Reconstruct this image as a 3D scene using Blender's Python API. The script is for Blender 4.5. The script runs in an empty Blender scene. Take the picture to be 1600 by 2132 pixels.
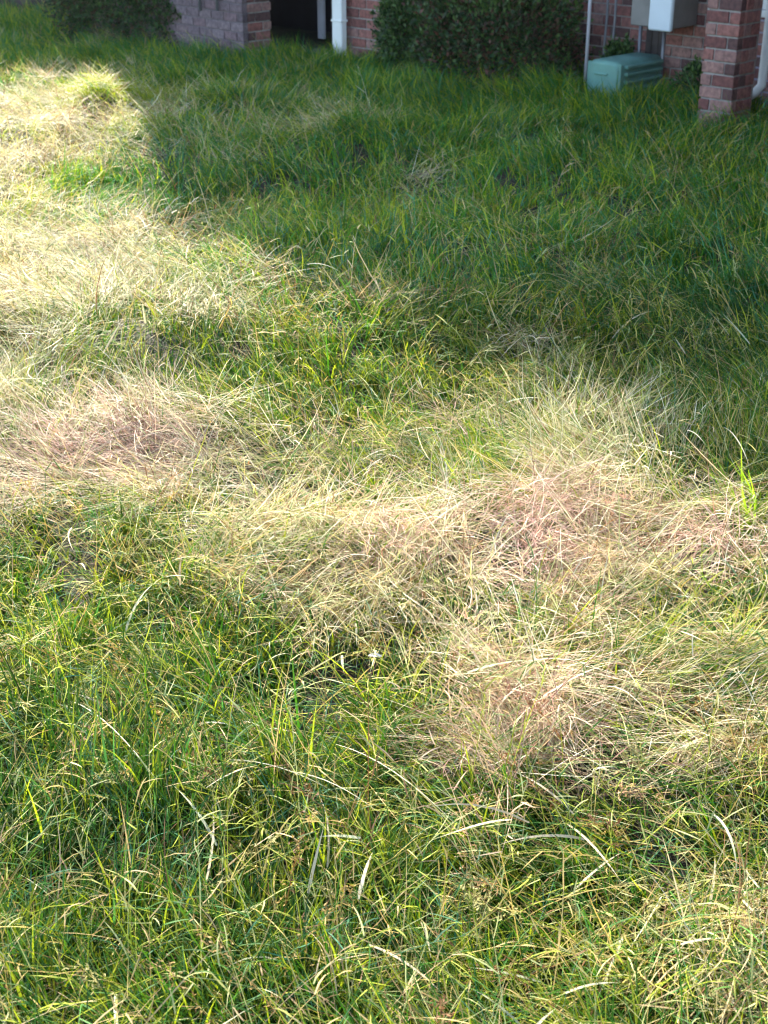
import bpy, bmesh, math, random
import numpy as np
from mathutils import Vector, Matrix
random.seed(7); RNG = np.random.default_rng(11)
R = math.radians
scene = bpy.context.scene
COL = scene.collection

# ------------------------------------------------------------------ camera
CAM_H, PITCH, FPX = 1.6, R(26.2), 2900.0
cd = bpy.data.cameras.new('camera'); cam = bpy.data.objects.new('camera', cd); COL.objects.link(cam)
cam.location = (0, 0, CAM_H); cam.rotation_euler = (R(90) - PITCH, 0, 0)
cd.sensor_fit = 'VERTICAL'; cd.sensor_height = 36; cd.sensor_width = 27; cd.lens = FPX / 2132 * 36
cd.clip_start = .05; cd.clip_end = 2000
cd.dof.use_dof = True; cd.dof.focus_distance = 2.9; cd.dof.aperture_fstop = 9.0
scene.camera = cam

# ------------------------------------------------------------------ light
SUN_EL = 29.0
SDX, SDY = -0.25, 0.968                      # horizontal direction towards the sun
w = bpy.data.worlds.new('World'); scene.world = w; w.use_nodes = True
nt = w.node_tree; nt.nodes.clear()
sky = nt.nodes.new('ShaderNodeTexSky'); sky.sky_type = 'NISHITA'; sky.sun_disc = False
sky.sun_elevation = R(SUN_EL); sky.sun_rotation = math.atan2(SDX, SDY)
sky.air_density = 1.0; sky.dust_density = 1.5; sky.ozone_density = 1.0
bg = nt.nodes.new('ShaderNodeBackground'); bg.inputs[1].default_value = 0.15
wo = nt.nodes.new('ShaderNodeOutputWorld')
nt.links.new(sky.outputs[0], bg.inputs[0]); nt.links.new(bg.outputs[0], wo.inputs[0])
sd = bpy.data.lights.new('sun', 'SUN'); sd.energy = 5.0; sd.angle = R(.8); sd.color = (1, .92, .79)
sun = bpy.data.objects.new('sun', sd); COL.objects.link(sun)
sv = Vector((SDX, SDY, math.tan(R(SUN_EL)))).normalized()
sun.rotation_euler = sv.to_track_quat('Z', 'Y').to_euler(); sun.location = (0, 0, 12)
scene.view_settings.view_transform = 'Standard'; scene.view_settings.look = 'None'
scene.view_settings.gamma = 1; scene.view_settings.use_curve_mapping = False
scene.view_settings.exposure = 2.05
scene.render.engine = 'CYCLES'
scene.cycles.max_bounces = 6; scene.cycles.transmission_bounces = 4; scene.cycles.diffuse_bounces = 3
scene.cycles.glossy_bounces = 2; scene.cycles.filter_width = 1.1

# ------------------------------------------------------------------ helpers
def ray(px, py):
    x = (px - 800) / FPX; y = -(py - 1066) / FPX
    return np.array([x, math.cos(PITCH) + y * math.sin(PITCH), -math.sin(PITCH) + y * math.cos(PITCH)])
def at(px, py, z=.12):
    d = ray(px, py); return d * ((z - CAM_H) / d[2]) + np.array([0, 0, CAM_H])
U = np.array([.70710678, -.70710678, 0]); N = np.array([-.70710678, -.70710678, 0])
def st(s, t, z=0.): p = U * s + N * t; return Vector((p[0], p[1], z))
def onwall(px, py, t):                       # where a sight line meets the wall plane t -> (s, z)
    c = np.array([0, 0, CAM_H]); d = ray(px, py)
    p = c + d * ((t - c @ N) / (d @ N)); return float(p @ U), float(p[2])

def tag(o, label=None, cat=None, group=None, kind=None):
    if label: o['label'] = label
    if cat: o['category'] = cat
    if group: o['group'] = group
    if kind: o['kind'] = kind
    return o
def empty(name, loc, rz=0):
    o = bpy.data.objects.new(name, None); COL.objects.link(o); o.location = loc; o.rotation_euler = (0, 0, rz)
    o.empty_display_size = .1; return o
HOUSE_RZ = R(-45)                            # local x runs along the wall, local -y points out to the lawn

class MB:
    def __init__(self): self.v = []; self.f = []
    def box(self, x0, x1, y0, y1, z0, z1, bev=0):
        b = len(self.v)
        if bev <= 0:
            self.v += [(x, y, z) for z in (z0, z1) for x, y in ((x0, y0), (x1, y0), (x1, y1), (x0, y1))]
            self.f += [tuple(b + i for i in q) for q in ((3, 2, 1, 0), (4, 5, 6, 7), (0, 1, 5, 4), (1, 2, 6, 5), (2, 3, 7, 6), (3, 0, 4, 7))]
        else:
            bm = bmesh.new(); bmesh.ops.create_cube(bm, size=1)
            for v in bm.verts: v.co = Vector(((x0 + x1) / 2 + v.co.x * (x1 - x0), (y0 + y1) / 2 + v.co.y * (y1 - y0), (z0 + z1) / 2 + v.co.z * (z1 - z0)))
            bmesh.ops.bevel(bm, geom=bm.edges[:], offset=bev, segments=1, affect='EDGES')
            self.addbm(bm)
        return self
    def addbm(self, bm):
        b = len(self.v); bm.verts.ensure_lookup_table()
        self.v += [tuple(v.co) for v in bm.verts]; self.f += [tuple(b + v.index for v in f.verts) for f in bm.faces]; bm.free()
    def tube(self, pts, r, n=10, caps=True, sx=1., sy=1.):
        pts = [Vector(p) for p in pts]; b = len(self.v); rr = r if isinstance(r, (list, tuple)) else [r] * len(pts)
        a0 = None
        for i, p in enumerate(pts):
            d = (pts[min(i + 1, len(pts) - 1)] - pts[max(i - 1, 0)]).normalized()
            if a0 is None: a0 = d.cross(Vector((0, 1, 0)) if abs(d.y) < .9 else Vector((1, 0, 0))).normalized()
            a = (a0 - d * a0.dot(d)).normalized(); c = d.cross(a); a0 = a
            for k in range(n):
                t = 2 * math.pi * k / n; self.v.append(tuple(p + (a * math.cos(t) * sx + c * math.sin(t) * sy) * rr[i]))
        for i in range(len(pts) - 1):
            for k in range(n):
                k2 = (k + 1) % n; self.f.append((b + i * n + k, b + i * n + k2, b + (i + 1) * n + k2, b + (i + 1) * n + k))
        if caps: self.f.append(tuple(b + k for k in range(n - 1, -1, -1))); self.f.append(tuple(b + (len(pts) - 1) * n + k for k in range(n)))
        return self
    def mesh(self, name):
        me = bpy.data.meshes.new(name); me.from_pydata(self.v, [], self.f); me.update(); return me
    def build(self, name, mat, parent=None, smooth=False):
        me = self.mesh(name); me.materials.append(mat)
        if smooth: me.polygons.foreach_set('use_smooth', [True] * len(me.polygons))
        o = bpy.data.objects.new(name, me); COL.objects.link(o); o.parent = parent; return o

# ------------------------------------------------------------------ noise (numpy value noise)
PERM = np.random.default_rng(5).random((64, 256, 256)).astype(np.float32)
def vnoise(x, y, scale, ch=0):
    x = np.asarray(x, np.float64) / scale + 1000; y = np.asarray(y, np.float64) / scale + 1000
    i = np.floor(x).astype(int); j = np.floor(y).astype(int); fx = x - i; fy = y - j
    fx = fx * fx * (3 - 2 * fx); fy = fy * fy * (3 - 2 * fy); T = PERM[ch]
    g = lambda a, b: T[a & 255, b & 255]
    return (g(i, j) * (1 - fx) + g(i + 1, j) * fx) * (1 - fy) + (g(i, j + 1) * (1 - fx) + g(i + 1, j + 1) * fx) * fy
def fbm(x, y, scale, ch=0): return (vnoise(x, y, scale, ch) * .55 + vnoise(x, y, scale * .47, ch + 1) * .3 + vnoise(x, y, scale * .21, ch + 2) * .15) - .5

# ------------------------------------------------------------------ materials
def newmat(name):
    m = bpy.data.materials.new(name); m.use_nodes = True; t = m.node_tree
    return m, t, t.nodes['Principled BSDF']
def simple(name, c, rough=.6, var=.15, scale=8., metal=0., bump=.15, spec=.5, dirt=None):
    m, t, b = newmat(name); nz = t.nodes.new('ShaderNodeTexNoise'); nz.inputs['Scale'].default_value = scale; nz.inputs['Detail'].default_value = 6
    tc = t.nodes.new('ShaderNodeTexCoord'); t.links.new(tc.outputs['Object'], nz.inputs['Vector'])
    rp = t.nodes.new('ShaderNodeValToRGB'); rp.color_ramp.elements[0].position = .3; rp.color_ramp.elements[1].position = .7
    d = dirt or tuple(x * (1 - 2 * var) for x in c)
    rp.color_ramp.elements[0].color = (*d, 1); rp.color_ramp.elements[1].color = (*[min(1, x * (1 + var)) for x in c], 1)
    t.links.new(nz.outputs['Fac'], rp.inputs[0]); t.links.new(rp.outputs[0], b.inputs['Base Color'])
    b.inputs['Roughness'].default_value = rough; b.inputs['Metallic'].default_value = metal; b.inputs['Specular IOR Level'].default_value = spec
    n2 = t.nodes.new('ShaderNodeTexNoise'); n2.inputs['Scale'].default_value = scale * 8; t.links.new(tc.outputs['Object'], n2.inputs['Vector'])
    bp = t.nodes.new('ShaderNodeBump'); bp.inputs['Strength'].default_value = bump; bp.inputs['Distance'].default_value = .005
    t.links.new(n2.outputs['Fac'], bp.inputs['Height']); t.links.new(bp.outputs[0], b.inputs['Normal'])
    return m
def leafmat(name, trans=.45, rough=.5, spec=.25, tint=(1.25, 1.1, .6)):
    m, t, b = newmat(name); at_ = t.nodes.new('ShaderNodeAttribute'); at_.attribute_name = 'tone'
    t.links.new(at_.outputs['Color'], b.inputs['Base Color']); b.inputs['Roughness'].default_value = rough; b.inputs['Specular IOR Level'].default_value = spec
    tr = t.nodes.new('ShaderNodeBsdfTranslucent'); mx = t.nodes.new('ShaderNodeMixShader'); mx.inputs[0].default_value = trans
    mu = t.nodes.new('ShaderNodeMix'); mu.data_type = 'RGBA'; mu.blend_type = 'MULTIPLY'; mu.inputs[0].default_value = 1; mu.inputs[7].default_value = (*tint, 1)
    t.links.new(at_.outputs['Color'], mu.inputs[6]); t.links.new(mu.outputs[2], tr.inputs[0])
    out = t.nodes['Material Output']; t.links.new(b.outputs[0], mx.inputs[1]); t.links.new(tr.outputs[0], mx.inputs[2]); t.links.new(mx.outputs[0], out.inputs[0])
    return m
M = {}
M['grass'] = leafmat('grass_blade', trans=.42, rough=.55, spec=.12, tint=(1.15, 1.25, .40))
M['straw'] = leafmat('dry_straw', trans=.28, rough=.6, spec=.12, tint=(1.1, 1.0, .75))
M['shrub'] = leafmat('shrub_leaf', trans=.2, rough=.42, spec=.3)
M['bark'] = simple('shrub_bark', (.09, .06, .04), .9, .3, 20)
M['mortar'] = simple('mortar', (.34, .31, .29), .95, .15, 30, bump=.4)
M['mortar_mauve'] = simple('mauve_mortar', (.19, .155, .165), .95, .15, 30, bump=.4)
M['white'] = simple('white_paint', (.78, .78, .76), .45, .05, 6, bump=.05)
M['lilac'] = simple('pale_trim', (.55, .52, .55), .6, .1, 5, bump=.1)
M['greybox'] = simple('grey_painted_metal', (.20, .185, .17), .55, .12, 9, bump=.1)
M['panel'] = simple('pale_panel', (.62, .68, .72), .45, .05, 5, bump=.05)
M['green'] = simple('green_plastic', (.14, .31, .26), .6, .12, 5, bump=.3, dirt=(.10, .21, .17))
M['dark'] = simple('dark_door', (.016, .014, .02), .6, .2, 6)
M['wood'] = simple('weathered_board', (.075, .06, .055), .85, .3, 14, bump=.5)
M['roof'] = simple('roof_shingle', (.10, .085, .075), .95, .25, 12, bump=.5)
M['metal'] = simple('conduit_metal', (.22, .22, .24), .5, .1, 12, metal=.5)
M['conc'] = simple('concrete', (.12, .11, .105), .9, .2, 7, bump=.4)
def brickmat(name, cols):
    m, t, b = newmat(name); oi = t.nodes.new('ShaderNodeObjectInfo'); rp = t.nodes.new('ShaderNodeValToRGB'); rp.color_ramp.interpolation = 'CONSTANT'
    el = rp.color_ramp.elements; el[0].position = 0; el[0].color = (*cols[0], 1); el[1].position = 1 / 7; el[1].color = (*cols[1], 1)
    for i in range(2, 7): e = el.new(i / 7); e.color = (*cols[i], 1)
    tc = t.nodes.new('ShaderNodeTexCoord'); nz = t.nodes.new('ShaderNodeTexNoise'); nz.inputs['Scale'].default_value = 40; nz.inputs['Detail'].default_value = 5
    geo = t.nodes.new('ShaderNodeNewGeometry'); t.links.new(geo.outputs['Position'], nz.inputs['Vector'])
    ad = t.nodes.new('ShaderNodeMath'); ad.operation = 'ADD'; ri = t.nodes.new('ShaderNodeAttribute'); ri.attribute_name = 'pick'
    t.links.new(oi.outputs['Random'], ad.inputs[0]); t.links.new(ri.outputs['Fac'], ad.inputs[1])
    fr = t.nodes.new('ShaderNodeMath'); fr.operation = 'FRACT'; t.links.new(ad.outputs[0], fr.inputs[0]); t.links.new(fr.outputs[0], rp.inputs[0])
    r2 = t.nodes.new('ShaderNodeValToRGB'); r2.color_ramp.elements[0].position = .35; r2.color_ramp.elements[0].color = (.6, .58, .6, 1); r2.color_ramp.elements[1].position = .7; r2.color_ramp.elements[1].color = (1.25, 1.2, 1.2, 1)
    t.links.new(nz.outputs['Fac'], r2.inputs[0])
    mu = t.nodes.new('ShaderNodeMix'); mu.data_type = 'RGBA'; mu.blend_type = 'MULTIPLY'; mu.inputs[0].default_value = 1
    t.links.new(rp.outputs[0], mu.inputs[6]); t.links.new(r2.outputs[0], mu.inputs[7]); t.links.new(mu.outputs[2], b.inputs['Base Color'])
    b.inputs['Roughness'].default_value = .85
    bp = t.nodes.new('ShaderNodeBump'); bp.inputs['Strength'].default_value = .5; bp.inputs['Distance'].default_value = .004
    t.links.new(nz.outputs['Fac'], bp.inputs['Height']); t.links.new(bp.outputs[0], b.inputs['Normal'])
    return m
M['brick'] = brickmat('fired_brick', [(.27, .105, .085), (.31, .135, .11), (.19, .075, .065), (.33, .185, .155), (.12, .06, .055), (.28, .115, .095), (.31, .17, .145)])
M['brick_mauve'] = brickmat('mauve_brick', [(.165, .12, .13), (.20, .14, .145), (.15, .11, .12), (.21, .16, .17), (.12, .09, .10), (.18, .12, .13), (.20, .15, .16)])
def groundmat():
    m, t, b = newmat('soil_thatch'); geo = t.nodes.new('ShaderNodeNewGeometry'); nz = t.nodes.new('ShaderNodeTexNoise'); nz.inputs['Scale'].default_value = 6; nz.inputs['Detail'].default_value = 10
    t.links.new(geo.outputs['Position'], nz.inputs['Vector']); rp = t.nodes.new('ShaderNodeValToRGB')
    e = rp.color_ramp.elements; e[0].position = .35; e[0].color = (.012, .014, .006, 1); e[1].position = .7; e[1].color = (.045, .034, .018, 1)
    t.links.new(nz.outputs['Fac'], rp.inputs[0]); t.links.new(rp.outputs[0], b.inputs['Base Color']); b.inputs['Roughness'].default_value = .95
    n2 = t.nodes.new('ShaderNodeTexNoise'); n2.inputs['Scale'].default_value = 60; t.links.new(geo.outputs['Position'], n2.inputs['Vector'])
    bp = t.nodes.new('ShaderNodeBump'); bp.inputs['Strength'].default_value = .8; bp.inputs['Distance'].default_value = .02
    t.links.new(n2.outputs['Fac'], bp.inputs['Height']); t.links.new(bp.outputs[0], b.inputs['Normal']); return m
M['ground'] = groundmat()

# ------------------------------------------------------------------ fields over the lawn (world coordinates)
def blobs(lst):
    out = []
    for px, py, rx, ry, a in lst:
        c = at(px, py); k = FPX / np.linalg.norm(c - np.array([0, 0, CAM_H]))
        y1 = at(px, py - ry)[1]; y0 = at(px, py + ry)[1]
        out.append((c[0], (y0 + y1) / 2, rx / k, max(.03, (y1 - y0) / 2), a))
    return out
def field(bl, x, y):
    s = np.zeros(np.shape(x))
    for cx, cy, sx, sy, a in bl: s = s + a * np.exp(-((x - cx) / sx) ** 2 - ((y - cy) / sy) ** 2)
    return s
TERR = blobs([(300, 690, 260, 50, .08), (330, 860, 190, 35, .03), (720, 1070, 260, 50, .03), (600, 380, 330, 60, -.07), (215, 212, 65, 24, .20), (90, 640, 250, 20, .05), (360, 850, 110, 18, .04), (760, 1100, 160, 20, .04),
              (60, 230, 120, 50, .06), (1150, 1000, 250, 60, .04), (745, 270, 120, 30, .12), (330, 250, 110, 22, .07), (1050, 330, 170, 30, .07), (1000, 470, 200, 35, .07), (470, 200, 80, 14, .09), (900, 640, 250, 40, .05), (1050, 1420, 200, 60, .04),
              (260, 360, 160, 28, -.05), (200, 1330, 200, 60, -.03), (1200, 1680, 160, 60, -.03), (450, 200, 110, 30, .06)])
def near_house(x, y): return np.clip((-(x * N[0] + y * N[1]) - 5.6) / 1.4, 0, 1)
def terrain(x, y): return field(TERR, x, y) + fbm(x, y, 1.3, 0) * .10 + fbm(x, y, .38, 4) * .06 + .05 * near_house(x, y)
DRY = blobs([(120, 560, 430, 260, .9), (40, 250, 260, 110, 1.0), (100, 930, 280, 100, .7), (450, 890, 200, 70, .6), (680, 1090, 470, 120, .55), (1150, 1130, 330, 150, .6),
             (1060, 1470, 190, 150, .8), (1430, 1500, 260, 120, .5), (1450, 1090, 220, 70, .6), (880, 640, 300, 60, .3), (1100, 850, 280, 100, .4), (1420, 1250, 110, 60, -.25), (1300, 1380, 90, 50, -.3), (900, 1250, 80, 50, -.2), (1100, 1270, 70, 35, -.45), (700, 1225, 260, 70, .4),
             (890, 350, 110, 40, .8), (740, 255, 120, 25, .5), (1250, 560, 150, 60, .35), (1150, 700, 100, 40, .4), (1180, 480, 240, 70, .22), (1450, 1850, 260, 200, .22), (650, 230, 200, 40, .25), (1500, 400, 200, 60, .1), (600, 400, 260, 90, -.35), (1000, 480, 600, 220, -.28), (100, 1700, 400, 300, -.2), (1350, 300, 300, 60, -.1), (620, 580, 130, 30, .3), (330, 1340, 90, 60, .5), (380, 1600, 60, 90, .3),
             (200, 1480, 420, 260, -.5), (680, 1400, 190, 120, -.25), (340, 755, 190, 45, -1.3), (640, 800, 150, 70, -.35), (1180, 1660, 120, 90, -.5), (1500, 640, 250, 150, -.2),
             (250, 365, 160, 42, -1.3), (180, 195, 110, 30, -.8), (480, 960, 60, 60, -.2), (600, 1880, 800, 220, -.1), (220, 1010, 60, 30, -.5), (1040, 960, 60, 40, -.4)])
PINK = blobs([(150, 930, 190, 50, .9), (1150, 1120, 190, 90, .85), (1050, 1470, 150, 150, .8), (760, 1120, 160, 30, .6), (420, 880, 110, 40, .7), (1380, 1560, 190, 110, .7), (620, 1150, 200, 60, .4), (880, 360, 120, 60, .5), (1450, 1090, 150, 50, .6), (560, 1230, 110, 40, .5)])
LUSH = blobs([(340, 755, 190, 45, .8), (600, 400, 300, 110, -.1), (250, 350, 170, 45, .9), (850, 480, 300, 80, -.2), (1500, 620, 300, 150, .8), (150, 1550, 420, 300, 1.0), (1180, 1660, 120, 90, .9), (650, 1400, 250, 120, .4), (180, 195, 110, 30, -1.6), (60, 330, 150, 150, -1.0)])  # greenness map; entries over the shaded lawn lighten its colour
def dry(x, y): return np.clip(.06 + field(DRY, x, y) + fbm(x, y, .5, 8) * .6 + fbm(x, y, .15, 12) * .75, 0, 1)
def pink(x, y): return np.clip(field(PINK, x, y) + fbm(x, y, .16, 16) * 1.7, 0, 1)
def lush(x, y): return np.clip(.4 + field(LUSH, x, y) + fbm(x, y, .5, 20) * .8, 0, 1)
def flow(x, y): return 3.6 + (vnoise(x, y, .9, 24) - .5) * 5.0 + (vnoise(x, y, .33, 25) - .5) * 3.2
def gap(x, y): return np.clip((fbm(x, y, .12, 36) + .20) / .26, .03, 1)
def hgt(x, y): return np.clip(.78 + fbm(x, y, .7, 28) * .8 + fbm(x, y, .17, 32) * 1.3, .3, 1.5) * (np.clip(1.15 - .035 * (y - 2), .75, 1.15) + .25 * near_house(x, y))

# ------------------------------------------------------------------ ground sheet
def gcoords(lo, hi, step, far):
    a = list(np.arange(lo, hi + 1e-6, step)); o = [lo]; s = step
    while o[-1] > -far: s *= 1.35; o.append(o[-1] - s)
    p = [hi]; s = step
    while p[-1] < far: s *= 1.35; p.append(p[-1] + s)
    return np.array(sorted(set(o[1:])) + a + p[1:])
gx = gcoords(-5, 5, .07, 400); gy = gcoords(.3, 14, .07, 400)
X, Y = np.meshgrid(gx, gy); fade = np.exp(-np.clip(np.hypot(X, Y - 7) - 12, 0, None) / 8); Z = terrain(X, Y) * fade
nv = len(gx); me = bpy.data.meshes.new('ground')
vs = np.stack([X, Y, Z], -1).reshape(-1, 3); ii = np.arange(len(gy) - 1)[:, None] * nv + np.arange(nv - 1)[None]
fc = np.stack([ii, ii + 1, ii + nv + 1, ii + nv], -1).reshape(-1, 4)
me.from_pydata(vs.tolist(), [], fc.tolist()); me.materials.append(M['ground']); me.polygons.foreach_set('use_smooth', [True] * len(me.polygons))
g = bpy.data.objects.new('ground', me); COL.objects.link(g); tag(g, 'brown soil and thatch under the overgrown lawn', kind='structure')

# ------------------------------------------------------------------ house
S0 = -10.55
house = empty('brick_house', st(S0, -6.95, 0), HOUSE_RZ)
def hl(s, t): return s - S0, -(t + 6.95)     # house local x, y
brick_count = [0]
def brick_meshes():
    out = []
    for L in (.140, .070):
        for k in range(3):
            bm = bmesh.new(); bmesh.ops.create_cube(bm, size=1)
            for v in bm.verts:
                v.co = Vector((v.co.x * L, v.co.y * .05, v.co.z * .057)) + Vector([random.uniform(-.0012, .0012) for _ in range(3)])
            bmesh.ops.bevel(bm, geom=bm.edges[:], offset=.003, segments=1, affect='EDGES')
            mb = MB(); mb.addbm(bm); m_ = mb.mesh('brick'); m_.materials.append(M['brick']); out.append(m_)
    return out
BRK = brick_meshes()
def brick_wall(a, b, z0, z1, vis, front=True, zvis=.75, backing=True, mat=None):
    """a, b are (s, t) ends of the outer face; the wall body lies on the side away from the lawn."""
    (x0, y0), (x1, y1) = hl(*a), hl(*b); bmt = mat or M['brick']; L = math.hypot(x1 - x0, y1 - y0); ang = math.atan2(y1 - y0, x1 - x0)
    dx, dy = math.cos(ang), math.sin(ang); nx, ny = -dy, dx               # inward
    bulk = MB(); picks = []
    rows = int(round((z1 - z0) / .0677)); mod = .150
    for r in range(rows):
        z = z0 + (r + .5) * .0677; off = 0 if r % 2 == 0 else mod / 2; x = -off
        while x < L - .01:
            xa, xb = max(x, 0), min(x + mod, L)
            if xb - xa > .03:
                c = (xa + xb) / 2; ln = xb - xa - .010; px_, py_ = x0 + dx * c + nx * .025, y0 + dy * c + ny * .025
                if vis(xa / L, z) and z < zvis and brick_count[0] < 296:
                    full = ln > .1; me_ = BRK[(0 if full else 3) + random.randrange(3)]
                    o = bpy.data.objects.new('brick', me_); COL.objects.link(o); o.parent = house; o.material_slots[0].link = 'OBJECT'; o.material_slots[0].material = bmt
                    j = random.uniform(-.0025, .0025); o.location = (px_ + nx * j, py_ + ny * j, z)
                    o.rotation_euler = (random.uniform(-.006, .006), 0, ang + random.uniform(-.008, .008)); o.scale = (ln / (.14 if full else .07), 1, 1)
                    brick_count[0] += 1
                else:
                    b0 = len(bulk.v); bulk.box(-ln / 2, ln / 2, -.025, .025, z - .0285, z + .0285)
                    ca, sa = dx, dy
                    for i in range(b0, len(bulk.v)):
                        vx, vy, vz = bulk.v[i]; bulk.v[i] = (px_ + vx * ca - vy * sa, py_ + vx * sa + vy * ca, vz)
                    picks += [random.random()] * 8
            x += mod
    if bulk.v:
        o = bulk.build('brick_courses', bmt, house); tag(o, kind='stuff')
        at_ = o.data.attributes.new('pick', 'FLOAT', 'POINT'); at_.data.foreach_set('value', picks)
    if backing:
        m = MB(); d0, d1 = .009, .16
        m.v = [(x0 + dx * u_ + nx * d_, y0 + dy * u_ + ny * d_, z_) for z_ in (z0 - .3, z1) for u_, d_ in ((.014, d0), (L - .014, d0), (L - .014, d1), (.014, d1))]
        m.f = [(3, 2, 1, 0), (4, 5, 6, 7), (0, 1, 5, 4), (1, 2, 6, 5), (2, 3, 7, 6), (3, 0, 4, 7)]
        m.build('wall', M['mortar_mauve'] if mat else M['mortar'], house)
ALL = lambda f, z: True; NONE = lambda f, z: False
ZB = -.05; ZT = 2.66
brick_wall((-10.53, -6.95), (-8.43, -6.95), ZB, ZT, lambda f, z: f > .55, mat=M['brick_mauve'])
brick_wall((-8.432, -7.00), (-8.432, -7.235), ZB, ZT, ALL)
brick_wall((-7.78, -7.37), (-7.40, -7.37), ZB, ZT, ALL)
brick_wall((-7.402, -7.42), (-7.402, -7.85), ZB, ZT, lambda f, z: True)
brick_wall((-7.40, -7.86), (-5.46, -7.86), ZB, ZT, NONE)
brick_wall((-5.30, -7.80), (-4.50, -7.80), ZB, ZT, lambda f, z: True)
brick_wall((-4.497, -7.02), (-4.272, -7.02), ZB, ZT, ALL)
brick_wall((-4.274, -7.07), (-4.274, -7.235), ZB, ZT, ALL)
brick_wall((-4.60, -7.95), (2.0, -7.95), 1.9, ZT, NONE)
brick_wall((-2.7, -7.93), (-2.7, -5.5), ZB, ZT, NONE)  # added out-of-view wing: blocks sky light from the pillar's right face
brick_wall((-2.695, -5.5), (2.0, -5.5), ZB, ZT, NONE)  # front of the added wing, unseen
m = MB(); xw, yw = hl(-2.85, -5.3); m.box(xw, hl(2.2, 0)[0], yw, -.03, ZT + .004, ZT + .13); m.build('shade_wing_roof', M['roof'], house)  # roof of the added wing, helps darken pillar side and right-hand lawn
# pillar rear and left sides (turned away from the photo)
x0, y0 = hl(-4.489, -7.19); m = MB(); m.box(x0, x0 + .19, y0, y0 + .08, -.3, ZT); m.build('wall', M['mortar'], house)
# side walls and back wall of the house, above-eave gable, roof
x1, _ = hl(2.0, 0); xl, _ = hl(-10.53, 0)
m = MB(); m.box(xl, xl + .15, .17, 9.0, -.3, ZT); m.box(x1 - .15, x1, 1.2, 9.0, -.3, ZT); m.box(xl, x1, 9.003, 9.15, -.3, ZT); m.build('wall', M['mortar'], house)
# porch ceiling over the recess, the gate and the right-hand entrance
m = MB(); m.box(xl + .16, x1 - .16, .17, 1.6, ZT + .004, ZT + .06); m.build('porch_ceiling', M['white'], house)
TS = math.tan(R(18.8)); EH = 3.68; k_r = 6.1
def zr(x): return EH + TS * (x if x < k_r else 2 * k_r - x)
m = MB(); xe = 12.3; b = [(-.2, zr(-.2)), (k_r, zr(k_r)), (xe, zr(xe)), (xe, zr(xe) + .16), (k_r, zr(k_r) + .16), (-.2, zr(-.2) + .16)]
m.v = [(x, y, z) for y in (-.02, 9.5) for x, z in b]; m.f = [(0, 1, 4, 5), (1, 2, 3, 4), (11, 10, 7, 6), (10, 9, 8, 7)] + [(i, i + 6, (i + 1) % 6 + 6, (i + 1) % 6) for i in range(6)]
m.build('roof', M['roof'], house)
m = MB(); m.v = [(x, y, z) for y in (.05, .15) for x, z in ((0, ZT + .07), (12.05, ZT + .07), (12.05, zr(12.05) - .01), (k_r, zr(k_r) - .01), (0, zr(0) - .01))]
m.f = [(0, 1, 2, 3, 4), (9, 8, 7, 6, 5)] + [(i, i + 5, (i + 1) % 5 + 5, (i + 1) % 5) for i in range(5)]
m.build('gable', M['lilac'], house)
# entrance: step, dark door with trim behind the left wall
a0, b0 = hl(-8.40, -8.38); c0, d0 = hl(-7.42, -7.40)
m = MB(); m.box(a0, c0 + .0, .46, b0, -.1, .05, .01); m.build('porch_floor', M['conc'], house)
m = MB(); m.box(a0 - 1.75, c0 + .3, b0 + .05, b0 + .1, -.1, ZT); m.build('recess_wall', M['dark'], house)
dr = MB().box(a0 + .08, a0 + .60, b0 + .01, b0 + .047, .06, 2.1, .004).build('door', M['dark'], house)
MB().box(a0 + .52, a0 + .56, b0 - .03, b0 + .005, .95, 1.05, .008).build('handle', M['metal'], dr)
sL, zt = onwall(661, 40, -7.95); sR, _ = onwall(673, 40, -7.95); xa, ya = hl(sL, -7.95); xb, _ = hl(sR, -7.95)
m = MB(); m.box(xa, xb, ya, ya + .03, onwall(668, 81, -7.95)[1], 2.15, .004); o = m.build('door_trim', M['lilac'], house); tag(o, 'pale lilac vertical trim board at the dark entrance')
xa, _ = hl(-7.86, 0); m = MB(); m.box(xb + .03, c0 + .1, ya + .06, ya + .1, -.1, ZT); m.build('side_panel', simple('dark_purple_panel', (.05, .035, .055), .8), house)
# white downspout beside the pier
sL, _ = onwall(697, 50, -7.30); sR, _ = onwall(717, 50, -7.30); xa, ya = hl((sL + sR) / 2, -7.30); wd = (sR - sL) * .5
m = MB(); m.box(xa - wd, xa + wd, ya - .03, ya + .03, .04, 2.6, .008); m.box(xa - wd - .004, xa + wd + .004, ya - .034, ya + .034, .33, .345, .002)
o = m.build('downspout', M['white'], house); tag(o, 'white downspout beside the brick pier at the entrance')
# right entrance: pale trim panel, ledge, white downspout with kicked-out foot
xa, ya = hl(-4.66, -7.80); xb, _ = hl(-3.4, 0)
m = MB(); m.box(xa, xb, ya + .02, ya + .06, -.1, 1.9, 0); m.build('trim_panel', simple('lavender_siding', (.33, .29, .36), .6, .12, 6), house)
for k in range(14):
    z = .02 + k * .14
    MB().box(xa + .001, xb - .002, ya + .002, ya + .019, z, z + .134, .003).build('siding_board', bpy.data.materials['lavender_siding'], house)
s1, z1_ = onwall(1586, 27, -7.76); xx, yy = hl(s1, -7.76)
MB().box(xx, xx + .9, yy - .035, yy + .03, z1_ - .02, z1_ + .02, .004).build('window_sill', M['white'], house)
fr = MB(); 
for (p, q, r_, s_) in ((0, .05, 0, 1.1), (.85, .9, 0, 1.1), (.052, .848, 1.05, 1.1), (.44, .46, .002, 1.048)): fr.box(xx + p, xx + q, yy + .0, yy + .037, z1_ + .022 + r_, z1_ + .022 + s_, .003)
wf = fr.build('window_frame', M['white'], house)
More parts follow.
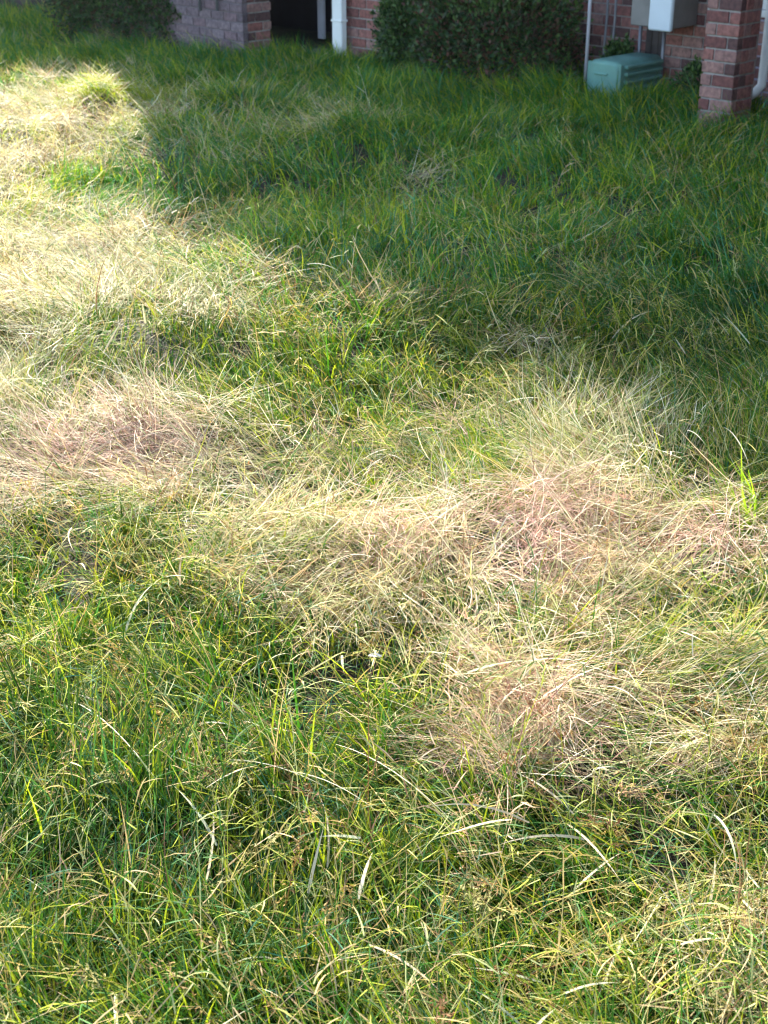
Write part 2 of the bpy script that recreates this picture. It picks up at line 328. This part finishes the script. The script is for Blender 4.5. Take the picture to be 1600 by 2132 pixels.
gm, gt, gb = newmat('window_glass'); gb.inputs['Base Color'].default_value = (.02, .03, .06, 1); gb.inputs['Roughness'].default_value = .05
for p, q in ((.052, .438), (.462, .848)): MB().box(xx + p, xx + q, yy + .024, yy + .03, z1_ + .024, z1_ + 1.07).build('pane', gm, wf)
pb = [onwall(*p, -7.42) for p in ((1604, 0), (1590, 150), (1586, 178), (1576, 192), (1562, 203))]
pts = [(hl(s, -7.42)[0], hl(s, -7.42)[1] - (0, 0, .0, .02, .05)[i], z) for i, (s, z) in enumerate(pb)]
xk = pts[1][0]; pts = [(xk, pts[0][1], 2.6), (xk, pts[0][1], .5)] + [(xk, pts[1][1], pts[1][2])] + pts[2:]
o = MB().tube(pts, .026, 12, sx=1.0, sy=1.0).build('downspout', M['white'], house, True); tag(o, 'white downspout with curved foot right of the brick pillar')
# white caulk line / stub on brick wall above the box
s_, z_ = onwall(1474, 32, -7.785); xa, ya = hl(s_, -7.785); MB().box(xa, xa + .014, ya - .012, ya + .004, z_, z_ + .6, .003).build('conduit', M['white'], house)
# wall stains: short downspout stubs on the left wall (dark blue streaks)
for px in (419, 455):
    s_, z_ = onwall(px, 22, -6.93); xa, ya = hl(s_, -6.93)
    MB().tube([(xa, ya - .008, z_), (xa, ya - .01, z_ + .5), (xa, ya - .01, z_ + 1.2)], .012, 8).build('cable_conduit', M['metal'], house, True)
tag(house, 'red brick house wall in shade with dark recessed entrance behind the overgrown lawn', 'house')

# wooden gate of dark boards between the wall parts
gx0, gy0 = hl(-5.46, -7.86)
gate = empty('wooden_gate', st(-5.45, -7.84), HOUSE_RZ); tag(gate, 'dark weathered board gate behind the thin white pole', 'gate')
for k in range(3): MB().box(.002 + k * .05, .047 + k * .05, -.01, .012, .03, 2.64 - .01 * (k % 2), .003).build('board', M['wood'], gate)
for z in (.3, 1.5): MB().box(.002, .148, .013, .04, z, z + .08, .003).build('rail', M['wood'], gate)
for k, px in enumerate((1275, 1292)):
    s_, z_ = onwall(px, 20, -7.76); q = st(s_, -7.70)
    o = MB().tube([(0, 0, 0), (0, 0, .3), (.006, 0, .5), (0, 0, .9), (0, 0, 1.5)], .009, 8).build('riser_pipe', M['metal'], None, True); o.location = q
    tag(o, ['grey riser pipe on the wall nearer the thin white pole', 'grey riser pipe on the wall nearer the meter box'][k], 'pipe', 'thin riser pipes on the wall')

# ------------------------------------------------------------------ utility box on the wall
TF = -7.52; sA, zA = onwall(1312, 52, TF); sB, _ = onwall(1399, 60, TF)
ub = empty('utility_box', st(sA, -7.79, zA), HOUSE_RZ); tag(ub, 'grey wall mounted utility box with pale blue front panel', 'utility box')
wS = sB - sA; dep = -7.79 - TF
m = MB(); m.box(0, wS, dep, 0, .0, .62, .006); m.build('housing', M['greybox'], ub)
sP, zP = onwall(1349, 60, TF + .03); sQ, zQ = onwall(1396, 66, TF + .03)
m = MB(); m.box(sP - sA, sQ - sA, dep - .034, dep - .001, zP - zA - .006, .60, .008); o = m.build('front_panel', M['panel'], ub)
MB().box(sQ - sA - .02, sQ - sA - .008, dep - .042, dep - .034, .25, .29, .002).build('latch', M['metal'], o)
for px in (1336, 1386):
    s_, _ = onwall(px, 90, -7.76); MB().tube([(s_ - sA, -.05, -zA), (s_ - sA, -.05, .01)], .012, 8).build('conduit', M['metal'], ub, True)

# ------------------------------------------------------------------ green ground enclosure
gb0 = empty('green_utility_cabinet', st(-5.48, -7.27, .03), HOUSE_RZ); tag(gb0, 'low green plastic utility cabinet with ribbed side standing in grass beside the pillar', 'utility cabinet')
def rounded_profile(wd, ht, r, n=5):
    p = [(0, 0)]; p += [(r - r * math.cos(t), ht - r + r * math.sin(t)) for t in np.linspace(0, math.pi / 2, n)]
    p += [(wd - r + r * math.sin(t), ht - r + r * math.cos(t)) for t in np.linspace(0, math.pi / 2, n)] + [(wd, 0)]; return p
def cab():
    m = MB(); W_, H_, L_ = .245, .275, .47; ys = [0, .012, .035, L_ - .02, L_]; ins = [.022, .007, 0, 0, .012]
    prof = rounded_profile(W_, H_, .045); n = len(prof)
    for y, d in zip(ys, ins):
        for px, pz in prof: m.v.append((W_ / 2 + (px - W_ / 2) * (1 - 2 * d / W_), y, pz * (1 - d / H_) if pz > 0 else -.05))
    for i in range(len(ys) - 1):
        for k in range(n - 1): m.f.append((i * n + k, i * n + k + 1, (i + 1) * n + k + 1, (i + 1) * n + k))
    m.f.append(tuple(range(n - 1, -1, -1))); m.f.append(tuple((len(ys) - 1) * n + k for k in range(n))); return m
o = cab().build('cover', M['green'], gb0, True)
for p_ in o.data.polygons:
    if len(p_.vertices) > 4: p_.use_smooth = False
for z in (.095, .142, .189, .232):
    MB().box(.2445, .2745, .05, .43, z, z + .022, .005).build('rib', M['green'], gb0)
MB().box(-.006, .251, .012, .028, .02, .262, .003).build('end_flange', M['green'], gb0)
MB().box(.06, .16, -.012, .0, .19, .205, .004).build('latch', M['green'], gb0)
MB().box(.05, .18, -.010, .002, .06, .075, .004).build('latch', M['green'], gb0)
MB().box(-.03, .27, -.03, .49, -.1, .02, .01).build('base_pad', M['conc'], gb0)

# thin white pole
po = at(1218, 183, .08); pole = empty('marker_pole', (po[0], po[1], 0), 0); tag(pole, 'thin white metal pole standing left of the green cabinet', 'pole')
MB().tube([(0, 0, -.1), (.0, 0, .6), (.002, 0, 1.9)], .0115, 10).build('shaft', M['lilac'], pole, True)
MB().tube([(.002, 0, 1.9), (.002, 0, 1.93)], .015, 10).build('cap', M['white'], pole, True)

# board fence far behind the hedge (throws the shade on the far-left lawn)
fe = empty('board_fence', (-6.9, 13.75, 0), R(-3)); tag(fe, 'dark board fence behind the clipped hedge at the far left edge', 'fence')
for k in range(33):
    MB().box(k * .145, k * .145 + .138, -.01, .01 + random.uniform(0, .003), .02, 2.15 + random.uniform(-.01, .01), .003).build('board', M['wood'], fe)
for z in (.35, 1.45): MB().box(0, 4.78, .014, .05, z, z + .09, .003).build('rail', M['wood'], fe)
for k in range(3): MB().box(k * 2.34, k * 2.34 + .09, .052, .14, -.3, 1.72, .004).build('post', M['wood'], fe)

# ------------------------------------------------------------------ shrubs
def leaves_mesh(P, D, Nn, Ln, Wd, C):
    """folded leaf: 6 verts, 4 tris. P base, D direction, Nn normal."""
    n = len(P); D = D / np.linalg.norm(D, axis=1)[:, None]; S = np.cross(D, Nn); S /= np.linalg.norm(S, axis=1)[:, None] + 1e-9; Q = np.cross(S, D)
    L = Ln[:, None]; W = Wd[:, None]
    v = np.stack([P, P + D * L * .5 + S * W * .5 + Q * W * .18, P + D * L * .5, P + D * L * .5 - S * W * .5 + Q * W * .18, P + D * L - Q * L * .08], 1)
    f = np.array([[0, 1, 2], [0, 2, 3], [1, 4, 2], [2, 4, 3]]); F = (np.arange(n)[:, None, None] * 5 + f[None]).reshape(-1, 3)
    return v.reshape(-1, 3), F, np.repeat(C, 5, 0)
def fast_mesh(name, V, F, C, mat, parent=None):
    me = bpy.data.meshes.new(name); me.vertices.add(len(V)); me.vertices.foreach_set('co', np.ascontiguousarray(V, np.float32).ravel())
    k = F.shape[1]; me.loops.add(F.size); me.loops.foreach_set('vertex_index', np.ascontiguousarray(F, np.int32).ravel())
    me.polygons.add(len(F)); me.polygons.foreach_set('loop_start', np.arange(0, F.size, k, dtype=np.int32))
    a = me.color_attributes.new('tone', 'FLOAT_COLOR', 'POINT'); a.data.foreach_set('color', np.c_[C, np.ones(len(C))].astype(np.float32).ravel())
    me.materials.append(mat); me.update(calc_edges=True); o = bpy.data.objects.new(name, me); COL.objects.link(o); o.parent = parent; return o
def shrub(name, label, cat, p0, p1, height, depth, nleaf, lsize, cols, boxy=.5, seed=0):
    r = np.random.default_rng(seed); p0 = np.array(p0[:2]); p1 = np.array(p1[:2]); L = np.linalg.norm(p1 - p0); ang = math.atan2(*(p1 - p0)[::-1]); mid = (p0 + p1) / 2
    root = empty(name, (mid[0], mid[1], 0), ang); tag(root, label, cat)
    d = r.normal(size=(nleaf, 3)); d /= np.linalg.norm(d, axis=1)[:, None]; d[:, 2] = np.where(d[:, 2] < -.75, -d[:, 2], d[:, 2])
    e = 2 + boxy * 6; rad = 1 / (np.abs(d) ** e).sum(1) ** (1 / e)
    lump = 1 + .16 * np.sin(d[:, 0] * 7 + seed) * np.cos(d[:, 1] * 6 + 1) + .10 * np.sin(d[:, 2] * 11 + d[:, 0] * 9 + seed)
    q = rad * lump * (1 - np.abs(r.normal(size=nleaf)) * .16)
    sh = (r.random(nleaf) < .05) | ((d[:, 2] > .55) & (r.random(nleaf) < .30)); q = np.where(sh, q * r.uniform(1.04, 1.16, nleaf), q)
    P = d * q[:, None] * np.array([L / 2, depth / 2, height * .55]) + np.array([0, 0, height * .47])
    P += r.normal(size=P.shape) * .012; P[:, 2] = np.abs(P[:, 2])
    D = d + r.normal(size=d.shape) * .7 + np.array([0, 0, .4]); Nn = d + r.normal(size=d.shape) * .6 + np.array([0, 0, .6])
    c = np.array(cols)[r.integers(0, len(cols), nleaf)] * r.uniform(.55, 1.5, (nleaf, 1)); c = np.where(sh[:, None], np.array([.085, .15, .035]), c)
    V, F, C = leaves_mesh(P, D, Nn, lsize * r.uniform(.7, 1.4, nleaf), lsize * .5 * r.uniform(.7, 1.3, nleaf), c)
    o = fast_mesh('foliage', V, F, C, M['shrub'], root); tag(o, kind='stuff')
    m = MB(); 
    for k in range(int(9 * L) + 6):
        bx = random.uniform(-.4, .4) * L; tx = bx + random.uniform(-.2, .2); ty = random.uniform(-.3, .3) * depth
        m.tube([(bx, ty * .3, -.05), ((bx + tx) / 2, ty * .6, height * .4), (tx, ty, height * .85)], [.012, .008, .003], 5)
    m.build('branches', M['bark'], root)
    return root
GREENS = [(.022, .06, .016), (.032, .08, .022), (.016, .04, .014), (.06, .11, .03)]
a = at(84, 66, .06); b = at(372, 84, .06); off = N[:2] * -.20
shrub('clipped_hedge', 'low dark clipped hedge in front of the left end of the brick wall', 'hedge', a[:2] + off + np.array([.16, -.07]), b[:2] + off * .35 + np.array([.27, -.25]),   .66, .46, 32000, .034, GREENS + [(.08, .05, .03)], .75, 3)
shrub('round_shrub', 'smaller dark leafy shrub between brick pier and large bush', 'shrub', st(-7.35, -7.45)[:2], st(-6.80, -7.42)[:2], .60, .6, 9000, .032, GREENS + [(.07, .13, .03)], .15, 5)
shrub('large_shrub', 'large dark shrub with a few reddish leaves left of thin white pole', 'shrub', st(-6.85, -7.35)[:2], st(-5.84, -7.50)[:2], .62, .68, 18000, .034, GREENS + [(.12, .05, .035), (.06, .05, .03)], .55, 8)
shrub('leafy_plant', 'small leafy plant at the wall between green cabinet and pillar', 'plant', st(-4.93, -7.50)[:2], st(-4.62, -7.42)[:2], .30, .2, 1800, .03, GREENS, .1, 9)
shrub('leafy_plant', 'small leafy plant just behind the thin white pole', 'plant', st(-5.62, -7.72)[:2], st(-5.42, -7.6)[:2], .34, .2, 1500, .03, GREENS, .1, 10)

# ------------------------------------------------------------------ grass
def ribbons(P, az, length, width, tilt, bend, segs, color, r, turn=.5, zmin=None, tipc=None, power=1.):
    n = len(P); s = np.linspace(0, 1, segs + 1)
    turn = r.normal(size=n) * turn; twist = r.normal(size=n) * .6
    pos = np.array(P, np.float64); C = []; W = []
    for k in range(segs + 1):
        C.append(pos.copy()); t = tilt + bend * s[k] ** power; a = az + turn * s[k]
        a_w = a + math.pi / 2 + twist
        W.append(np.stack([np.cos(a_w), np.sin(a_w), np.sin(twist) * .3], 1))
        if k < segs:
            t2 = tilt + bend * ((s[k] + s[k + 1]) / 2) ** power; st_ = np.sin(t2)
            pos = pos + (length / segs)[:, None] * np.stack([np.cos(a) * st_, np.sin(a) * st_, np.cos(t2)], 1)
            g0 = terrain(pos[:, 0], pos[:, 1]) + .006; pos[:, 2] = np.maximum(pos[:, 2], g0)
    prof = np.interp(s, [0, .15, .55, 1], [.7, 1., .85, .0])
    V = np.empty((n, 2 * segs + 1, 3))
    for k in range(segs):
        V[:, 2 * k] = C[k] - W[k] * (width * prof[k] / 2)[:, None]; V[:, 2 * k + 1] = C[k] + W[k] * (width * prof[k] / 2)[:, None]
    V[:, 2 * segs] = C[segs]
    f = []
    for k in range(segs - 1): a0 = 2 * k; f += [[a0, a0 + 1, a0 + 3], [a0, a0 + 3, a0 + 2]]
    a0 = 2 * (segs - 1); f.append([a0, a0 + 1, a0 + 2]); f = np.array(f)
    F = (np.arange(n)[:, None, None] * (2 * segs + 1) + f[None]).reshape(-1, 3)
    ss = np.concatenate([np.repeat(s[:segs], 2), [1.]])
    tip = color if tipc is None else tipc
    cc = color[:, None, :] * (1 - ss[None, :, None] ** 2) + tip[:, None, :] * ss[None, :, None] ** 2
    return V.reshape(-1, 3), F, cc.reshape(-1, 3), C
def merge(parts):
    V, F, C = [], [], []; o = 0
    for v, f, c in parts: V.append(v); F.append(f + o); C.append(c); o += len(v)
    return np.concatenate(V), np.concatenate(F), np.concatenate(C)
def halfw(y, mar): return .276 * np.hypot(y * math.cos(PITCH) + (CAM_H) * math.sin(PITCH), 0) + mar
def scatter(n, y0, y1, mar, pw, r):
    """points with density falling as y**-pw over the lawn in front of the house"""
    out = np.empty((0, 2))
    while len(out) < n:
        y = r.uniform(y0, y1, n * 2); wmax = halfw(y1, mar) * 1.3; x = r.uniform(-wmax, wmax, n * 2)
        p = (y / y0) ** -pw; k = (np.abs(x) < halfw(y, mar)) & (r.random(n * 2) < p)
        t = x * N[0] + y * N[1]; s = x * U[0] + y * U[1]
        lim = np.where((s > -10.4) & (s < -8.43), -6.93, np.where(s < -8.43, -12, np.where(s < -7.78, -7.3, np.where(s < -7.35, -7.36, np.where(s < -4.51, -7.78, np.where(s < -4.26, -7.0, -7.78))))))
        k &= t > lim
        k &= ~((s > -5.53) & (s < -5.24) & (t > -7.8) & (t < -7.28))
        out = np.concatenate([out, np.stack([x, y], 1)[k]])
    return out[:n]
def tufts(n, per, spread, y0, y1, mar, pw, r):
    c = scatter(n // per + 1, y0, y1, mar, pw, r); i = r.integers(0, len(c), n)
    return c[i] + r.normal(size=(n, 2)) * spread, i
def greenc(x, y, n, r):
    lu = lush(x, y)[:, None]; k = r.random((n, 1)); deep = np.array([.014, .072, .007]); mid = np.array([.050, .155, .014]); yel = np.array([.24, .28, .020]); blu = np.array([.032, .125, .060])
    c = deep * lu + mid * (1 - lu); c = np.where(k < np.where(y > 4.6, .09, .27)[:, None], yel, c); c = np.where(k > np.where(y > 4.6, .68, .90)[:, None], blu, c)  # far blades tinted bluer and less yellow to paint in the cool shade
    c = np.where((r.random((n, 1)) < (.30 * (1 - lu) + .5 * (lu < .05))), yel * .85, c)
    v_ = np.where(y > 6, .2, .38)[:, None]; c = c * np.where(y > 5, 1.5, 1.)[:, None]; return c * (1 + v_ * r.uniform(-1, 1, (n, 1)))  # blade colour lightened further back to brighten the shaded lawn
def strawc(x, y, n, r):
    p = pink(x, y)[:, None]; tan_ = np.array([.55, .45, .24]); pk = np.array([.70, .46, .40]); pale = np.array([.84, .78, .57]); brown = np.array([.24, .13, .06]); yg = np.array([.46, .48, .20])
    dd = dry(x, y)[:, None]; c = np.where(dd < .3, tan_ * np.array([.9, .85, .5]), tan_) * (1 - p) + pk * p; k = r.random((n, 1)); c = np.where((k < .22) & (dry(x, y)[:, None] > .4), pale, c); c = np.where(k > .86 - .12 * (p > .45), np.where(p > .45, np.array([.34, .19, .14]), brown), c); c = np.where((k > .2) & (k < .52) & (p < .5), yg, c)
    return c * r.uniform(.65, 1.25, (n, 1))
def band(name, y0, y1, mar, pw, n_g, n_s, sg, wmul, lmul, r):
    G, S = [], []
    # standing green blades in tufts
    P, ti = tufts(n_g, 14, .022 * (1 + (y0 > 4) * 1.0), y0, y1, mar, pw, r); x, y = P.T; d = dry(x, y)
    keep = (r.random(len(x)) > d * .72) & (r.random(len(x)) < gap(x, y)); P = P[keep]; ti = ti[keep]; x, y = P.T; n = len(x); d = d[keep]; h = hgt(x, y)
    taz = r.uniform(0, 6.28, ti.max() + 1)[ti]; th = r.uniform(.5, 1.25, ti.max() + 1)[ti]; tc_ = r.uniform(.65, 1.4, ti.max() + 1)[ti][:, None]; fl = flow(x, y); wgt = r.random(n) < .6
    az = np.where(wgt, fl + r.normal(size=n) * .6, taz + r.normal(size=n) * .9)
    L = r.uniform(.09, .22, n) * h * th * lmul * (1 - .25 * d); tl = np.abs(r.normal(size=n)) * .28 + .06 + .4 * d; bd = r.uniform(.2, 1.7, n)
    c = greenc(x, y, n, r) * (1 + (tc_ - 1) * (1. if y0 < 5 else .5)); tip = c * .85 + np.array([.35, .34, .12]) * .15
    z = terrain(x, y) - .004
    v, f, cc, _ = ribbons(np.stack([x, y, z], 1), az, L, r.uniform(.0026, .0056, n) * wmul, tl, bd, sg, c, r, .5, tipc=tip, power=1.4); G.append((v, f, cc))
    # lodged straw lying over / in the canopy in combed bundles
    P, ti = tufts(n_s, 22, .022 * (1 + (y0 > 4) * .8), y0, y1, mar, pw, r); x, y = P.T; d = dry(x, y)
    keep = r.random(len(x)) < (d * 1.15 + .09) * gap(x, y) ** .8; P = P[keep]; ti = ti[keep]; x, y = P.T; n = len(x); d = d[keep]; h = hgt(x, y)
    taz = r.uniform(0, 6.28, ti.max() + 1)[ti]
    az = np.where(r.random(ti.max() + 1)[ti] < .55, flow(x, y) + r.normal(size=n) * .30, taz + r.normal(size=n) * .28); az = np.where(r.random(n) < .12, r.uniform(0, 6.28, n), az)
    u = r.random(n) ** .38; z = terrain(x, y) + u * .115 * h * lmul
    L = r.uniform(.06, .22, n) * lmul * (1 + .45 * d); tl = np.clip(r.uniform(.5, 1.5, n) + .35 * d, 0, 1.58); bd = r.uniform(-.25, .8, n) * (1.75 - tl * .7)
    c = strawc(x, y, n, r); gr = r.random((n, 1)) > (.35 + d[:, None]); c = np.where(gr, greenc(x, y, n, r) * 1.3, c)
    v, f, cc, _ = ribbons(np.stack([x, y, z], 1), az, L, r.uniform(.0011, .0026, n) * wmul, tl, bd, sg, c, r, .45); S.append((v, f, cc))
    return G, S
G, S = [], []
r = np.random.default_rng(21)
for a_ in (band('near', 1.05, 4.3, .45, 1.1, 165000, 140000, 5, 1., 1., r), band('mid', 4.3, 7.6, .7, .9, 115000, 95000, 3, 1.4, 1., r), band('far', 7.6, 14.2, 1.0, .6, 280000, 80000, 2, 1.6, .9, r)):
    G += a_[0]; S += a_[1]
# branching creeping stems with short side leaves
def stems(n, y0, y1, mar, wm, r, col_dry=.6):
    x, y = scatter(n, y0, y1, mar, 1.0, r).T; d = dry(x, y); h = hgt(x, y); L = r.uniform(.14, .36, n); az = np.where(r.random(n) < .5, flow(x, y) + r.normal(size=n) * .8, r.uniform(0, 6.28, n))
    tl = r.uniform(.15, 1.2, n); bd = r.uniform(.2, 1.5, n); z = terrain(x, y) + r.random(n) * .05
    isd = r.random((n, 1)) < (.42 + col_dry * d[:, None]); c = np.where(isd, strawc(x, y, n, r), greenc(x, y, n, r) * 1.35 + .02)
    v, f, cc, C = ribbons(np.stack([x, y, z], 1), az, L, r.uniform(.0012, .002, n) * wm, tl, bd, 7, c, r, .3); out = [(v, f, cc)]
    for k in (3, 5, 6):
        q = C[k]; s_ = 1 if k % 2 else -1
        v, f, cc, _ = ribbons(q, az + s_ * r.uniform(.3, 1.1, n), r.uniform(.035, .10, n) * (1 - .06 * k), r.uniform(.0016, .0032, n) * wm, r.uniform(.5, 1.4, n), r.uniform(0, .9, n), 3, c * r.uniform(.8, 1.15, (n, 1)), r, .3); out.append((v, f, cc))
    return out, C, az, c
a_, _, _, _ = stems(7500, 1.1, 4.5, .4, 1., r); S += a_
a_, _, _, _ = stems(3500, 4.3, 8.0, .5, 1.6, r); S += a_
# seed stalks, broad pale blades
def seedheads(x, y, r, sc=1.):
    n = len(x); z = terrain(x, y); az = flow(x, y) + r.normal(size=n) * .7; L = r.uniform(.16, .30, n) * sc; c = strawc(x, y, n, r) * np.array([.9, .8, .7])
    v, f, cc, C = ribbons(np.stack([x, y, z], 1), az, L, r.uniform(.0012, .0018, n), r.uniform(.05, .5, n), r.uniform(.3, 1.3, n), 7, c, r, .2); out = [(v, f, cc)]
    for k in (4, 5, 6, 7, 7):
        for q in range(4):
            a = r.uniform(0, 6.28, n); l = r.uniform(.012, .035, n)
            v, f, cc, C2 = ribbons(C[k] + (C[k - 1] - C[k]) * r.random((n, 1)), a, l, np.full(n, .0010), r.uniform(.3, 1.6, n), r.uniform(-.3, .8, n), 2, c, r, .2); out.append((v, f, cc))
            for j in (1, 2):
                for e in range(2):
                    v, f, cc, _ = ribbons(C2[j], r.uniform(0, 6.28, n), r.uniform(.005, .009, n), r.uniform(.0022, .0034, n), r.uniform(.3, 2.2, n), np.zeros(n), 2, c * r.uniform(.6, 1.1, (n, 1)), r, .2); out.append((v, f, cc))
    return out
sx, sy = scatter(90, 1.15, 3.6, .2, 1.2, r).T; S += seedheads(sx, sy, r)
for px, py, n in ((400, 1660, 9), (380, 1560, 6), (335, 1360, 7), (1000, 1890, 4), (1560, 1830, 5), (560, 1640, 4)):
    c0_ = at(px, py, .1); S += seedheads(c0_[0] + r.normal(size=n) * .02, c0_[1] + r.normal(size=n) * .03 - .02, r, .75)
n = 260; x, y = scatter(n, 1.1, 4.6, .3, 1.0, r).T; pc = np.where(r.random((n, 1)) < .5, np.array([.62, .64, .42]), np.array([.70, .60, .40])) * r.uniform(.7, 1.1, (n, 1))
v, f, cc, _ = ribbons(np.stack([x, y, terrain(x, y) + r.uniform(.05, .12, n)], 1), np.where(r.random(n) < .5, flow(x, y), r.uniform(0, 6.28, n)), r.uniform(.06, .2, n), r.uniform(.0035, .0062, n), r.uniform(.7, 1.4, n), r.uniform(0, .9, n), 6, pc, r, .3); S.append((v, f, cc))
hand = [((430, 1645), (535, 1590), .0065), ((415, 1500), (500, 1500), .005), ((505, 1503), (590, 1540), .003), ((1440, 1485), (1510, 1510), .005), ((1120, 1480), (1290, 1400), .005), ((1180, 2045), (1290, 2010), .005), ((585, 2045), (540, 2010), .006), ((80, 2115), (200, 2125), .006),
        ((640, 555), (710, 575), .006), ((1430, 905), (1470, 935), .005), ((1500, 900), (1560, 990), .005), ((0, 1790), (120, 1850), .004), ((610, 1620), (800, 1710), .0022), ((480, 1590), (700, 1660), .003), ((700, 1560), (960, 1750), .003), ((150, 1450), (340, 1640), .003), ((1100, 2132), (1160, 2060), .006), ((1420, 1950), (1530, 1930), .005)]
for (a_, b_, w_) in hand:
    A = at(*a_, .15); B = at(*b_, .165); g_ = terrain(A[0], A[1]); dv = B - A; L_ = np.linalg.norm(dv)
    v, f, cc, _ = ribbons(np.array([[A[0], A[1], g_ + .14]]), np.array([math.atan2(dv[1], dv[0])]), np.array([L_ * 1.02]), np.array([w_ * .8]), np.array([1.2]), np.array([.6]), 8, np.array([[.66, .62, .42]]), r, .05); S.append((v, f, cc))
V, F, C = merge(G); gobj = fast_mesh('lawn_grass', V, F, C, M['grass']); tag(gobj, 'long green uncut grass blades across the whole lawn', 'grass', kind='stuff')
V, F, C = merge(S); sobj = fast_mesh('dry_grass', V, F, C, M['straw']); tag(sobj, 'matted dry straw-coloured grass lodged over the green lawn', 'dry grass', kind='stuff')
print('TRIS', len(gobj.data.polygons), len(sobj.data.polygons), 'bricks', brick_count[0])

# ------------------------------------------------------------------ small single things in the grass
wp = at(1585, 1040, .12); n = 46; ra = np.random.default_rng(4)
wroot = empty('weed_plant', (wp[0], wp[1], float(terrain(wp[0], wp[1])))); tag(wroot, 'yellow-green weed with upright broad blades at the right edge of the straw', 'weed')
P = np.c_[wp[0] + ra.normal(size=n) * .025, wp[1] + ra.normal(size=n) * .025, np.full(n, float(terrain(wp[0], wp[1])))]
v, f, cc, _ = ribbons(P, ra.uniform(0, 6.28, n), ra.uniform(.13, .25, n), ra.uniform(.005, .009, n), ra.uniform(.05, .5, n), ra.uniform(.1, .9, n), 6, np.array([[.26, .40, .03]]) * ra.uniform(.7, 1.3, (n, 1)), ra, .3)
v = v - np.array(wroot.location); fast_mesh('leaves', v, f, cc, M['grass'], wroot)
lp = at(782, 1366, .15)
bm = bmesh.new(); K = 9; rows = []
for i in range(K):
    t_ = i / (K - 1); w_ = .0042 * math.sin(math.pi * min(1, t_ * .92 + .06)) + .0003; zc = .004 * math.sin(math.pi * t_)
    rows.append([bm.verts.new(((t_ - .5) * .027, -w_, zc + .0012)), bm.verts.new(((t_ - .5) * .027, 0, zc)), bm.verts.new(((t_ - .5) * .027, w_, zc + .0012))])
for i in range(K - 1):
    for k in range(2): bm.faces.new((rows[i][k], rows[i + 1][k], rows[i + 1][k + 1], rows[i][k + 1]))
me = bpy.data.meshes.new('fallen_leaf'); bm.to_mesh(me); bm.free(); me.materials.append(simple('bleached_leaf', (.8, .74, .68), .5, .05, 30))
lf = bpy.data.objects.new('fallen_leaf', me); COL.objects.link(lf); lf.location = (lp[0], lp[1], lp[2]); lf.rotation_euler = (R(25), 0, R(-8)); so = lf.modifiers.new('thickness', 'SOLIDIFY'); so.thickness = .0004
tag(lf, 'tiny white bleached leaf caught on the grass below the straw mat', 'leaf')

# ------------------------------------------------------------------ added thin volume: imitates lens veil and lifts the shade
hm = bpy.data.materials.new('veil_volume'); hm.use_nodes = True; ht = hm.node_tree; ht.nodes.clear()
pv = ht.nodes.new('ShaderNodeVolumePrincipled'); pv.inputs['Color'].default_value = (.9, .95, 1, 1); pv.inputs['Density'].default_value = .00025; pv.inputs['Anisotropy'].default_value = .3
ho = ht.nodes.new('ShaderNodeOutputMaterial'); ht.links.new(pv.outputs[0], ho.inputs['Volume'])
hz = MB().box(-700, 700, -700, 700, -1.4, 7.2).build('veil_volume', hm); tag(hz, 'added thin pale volume over the lawn imitating lens veil', kind='stuff')
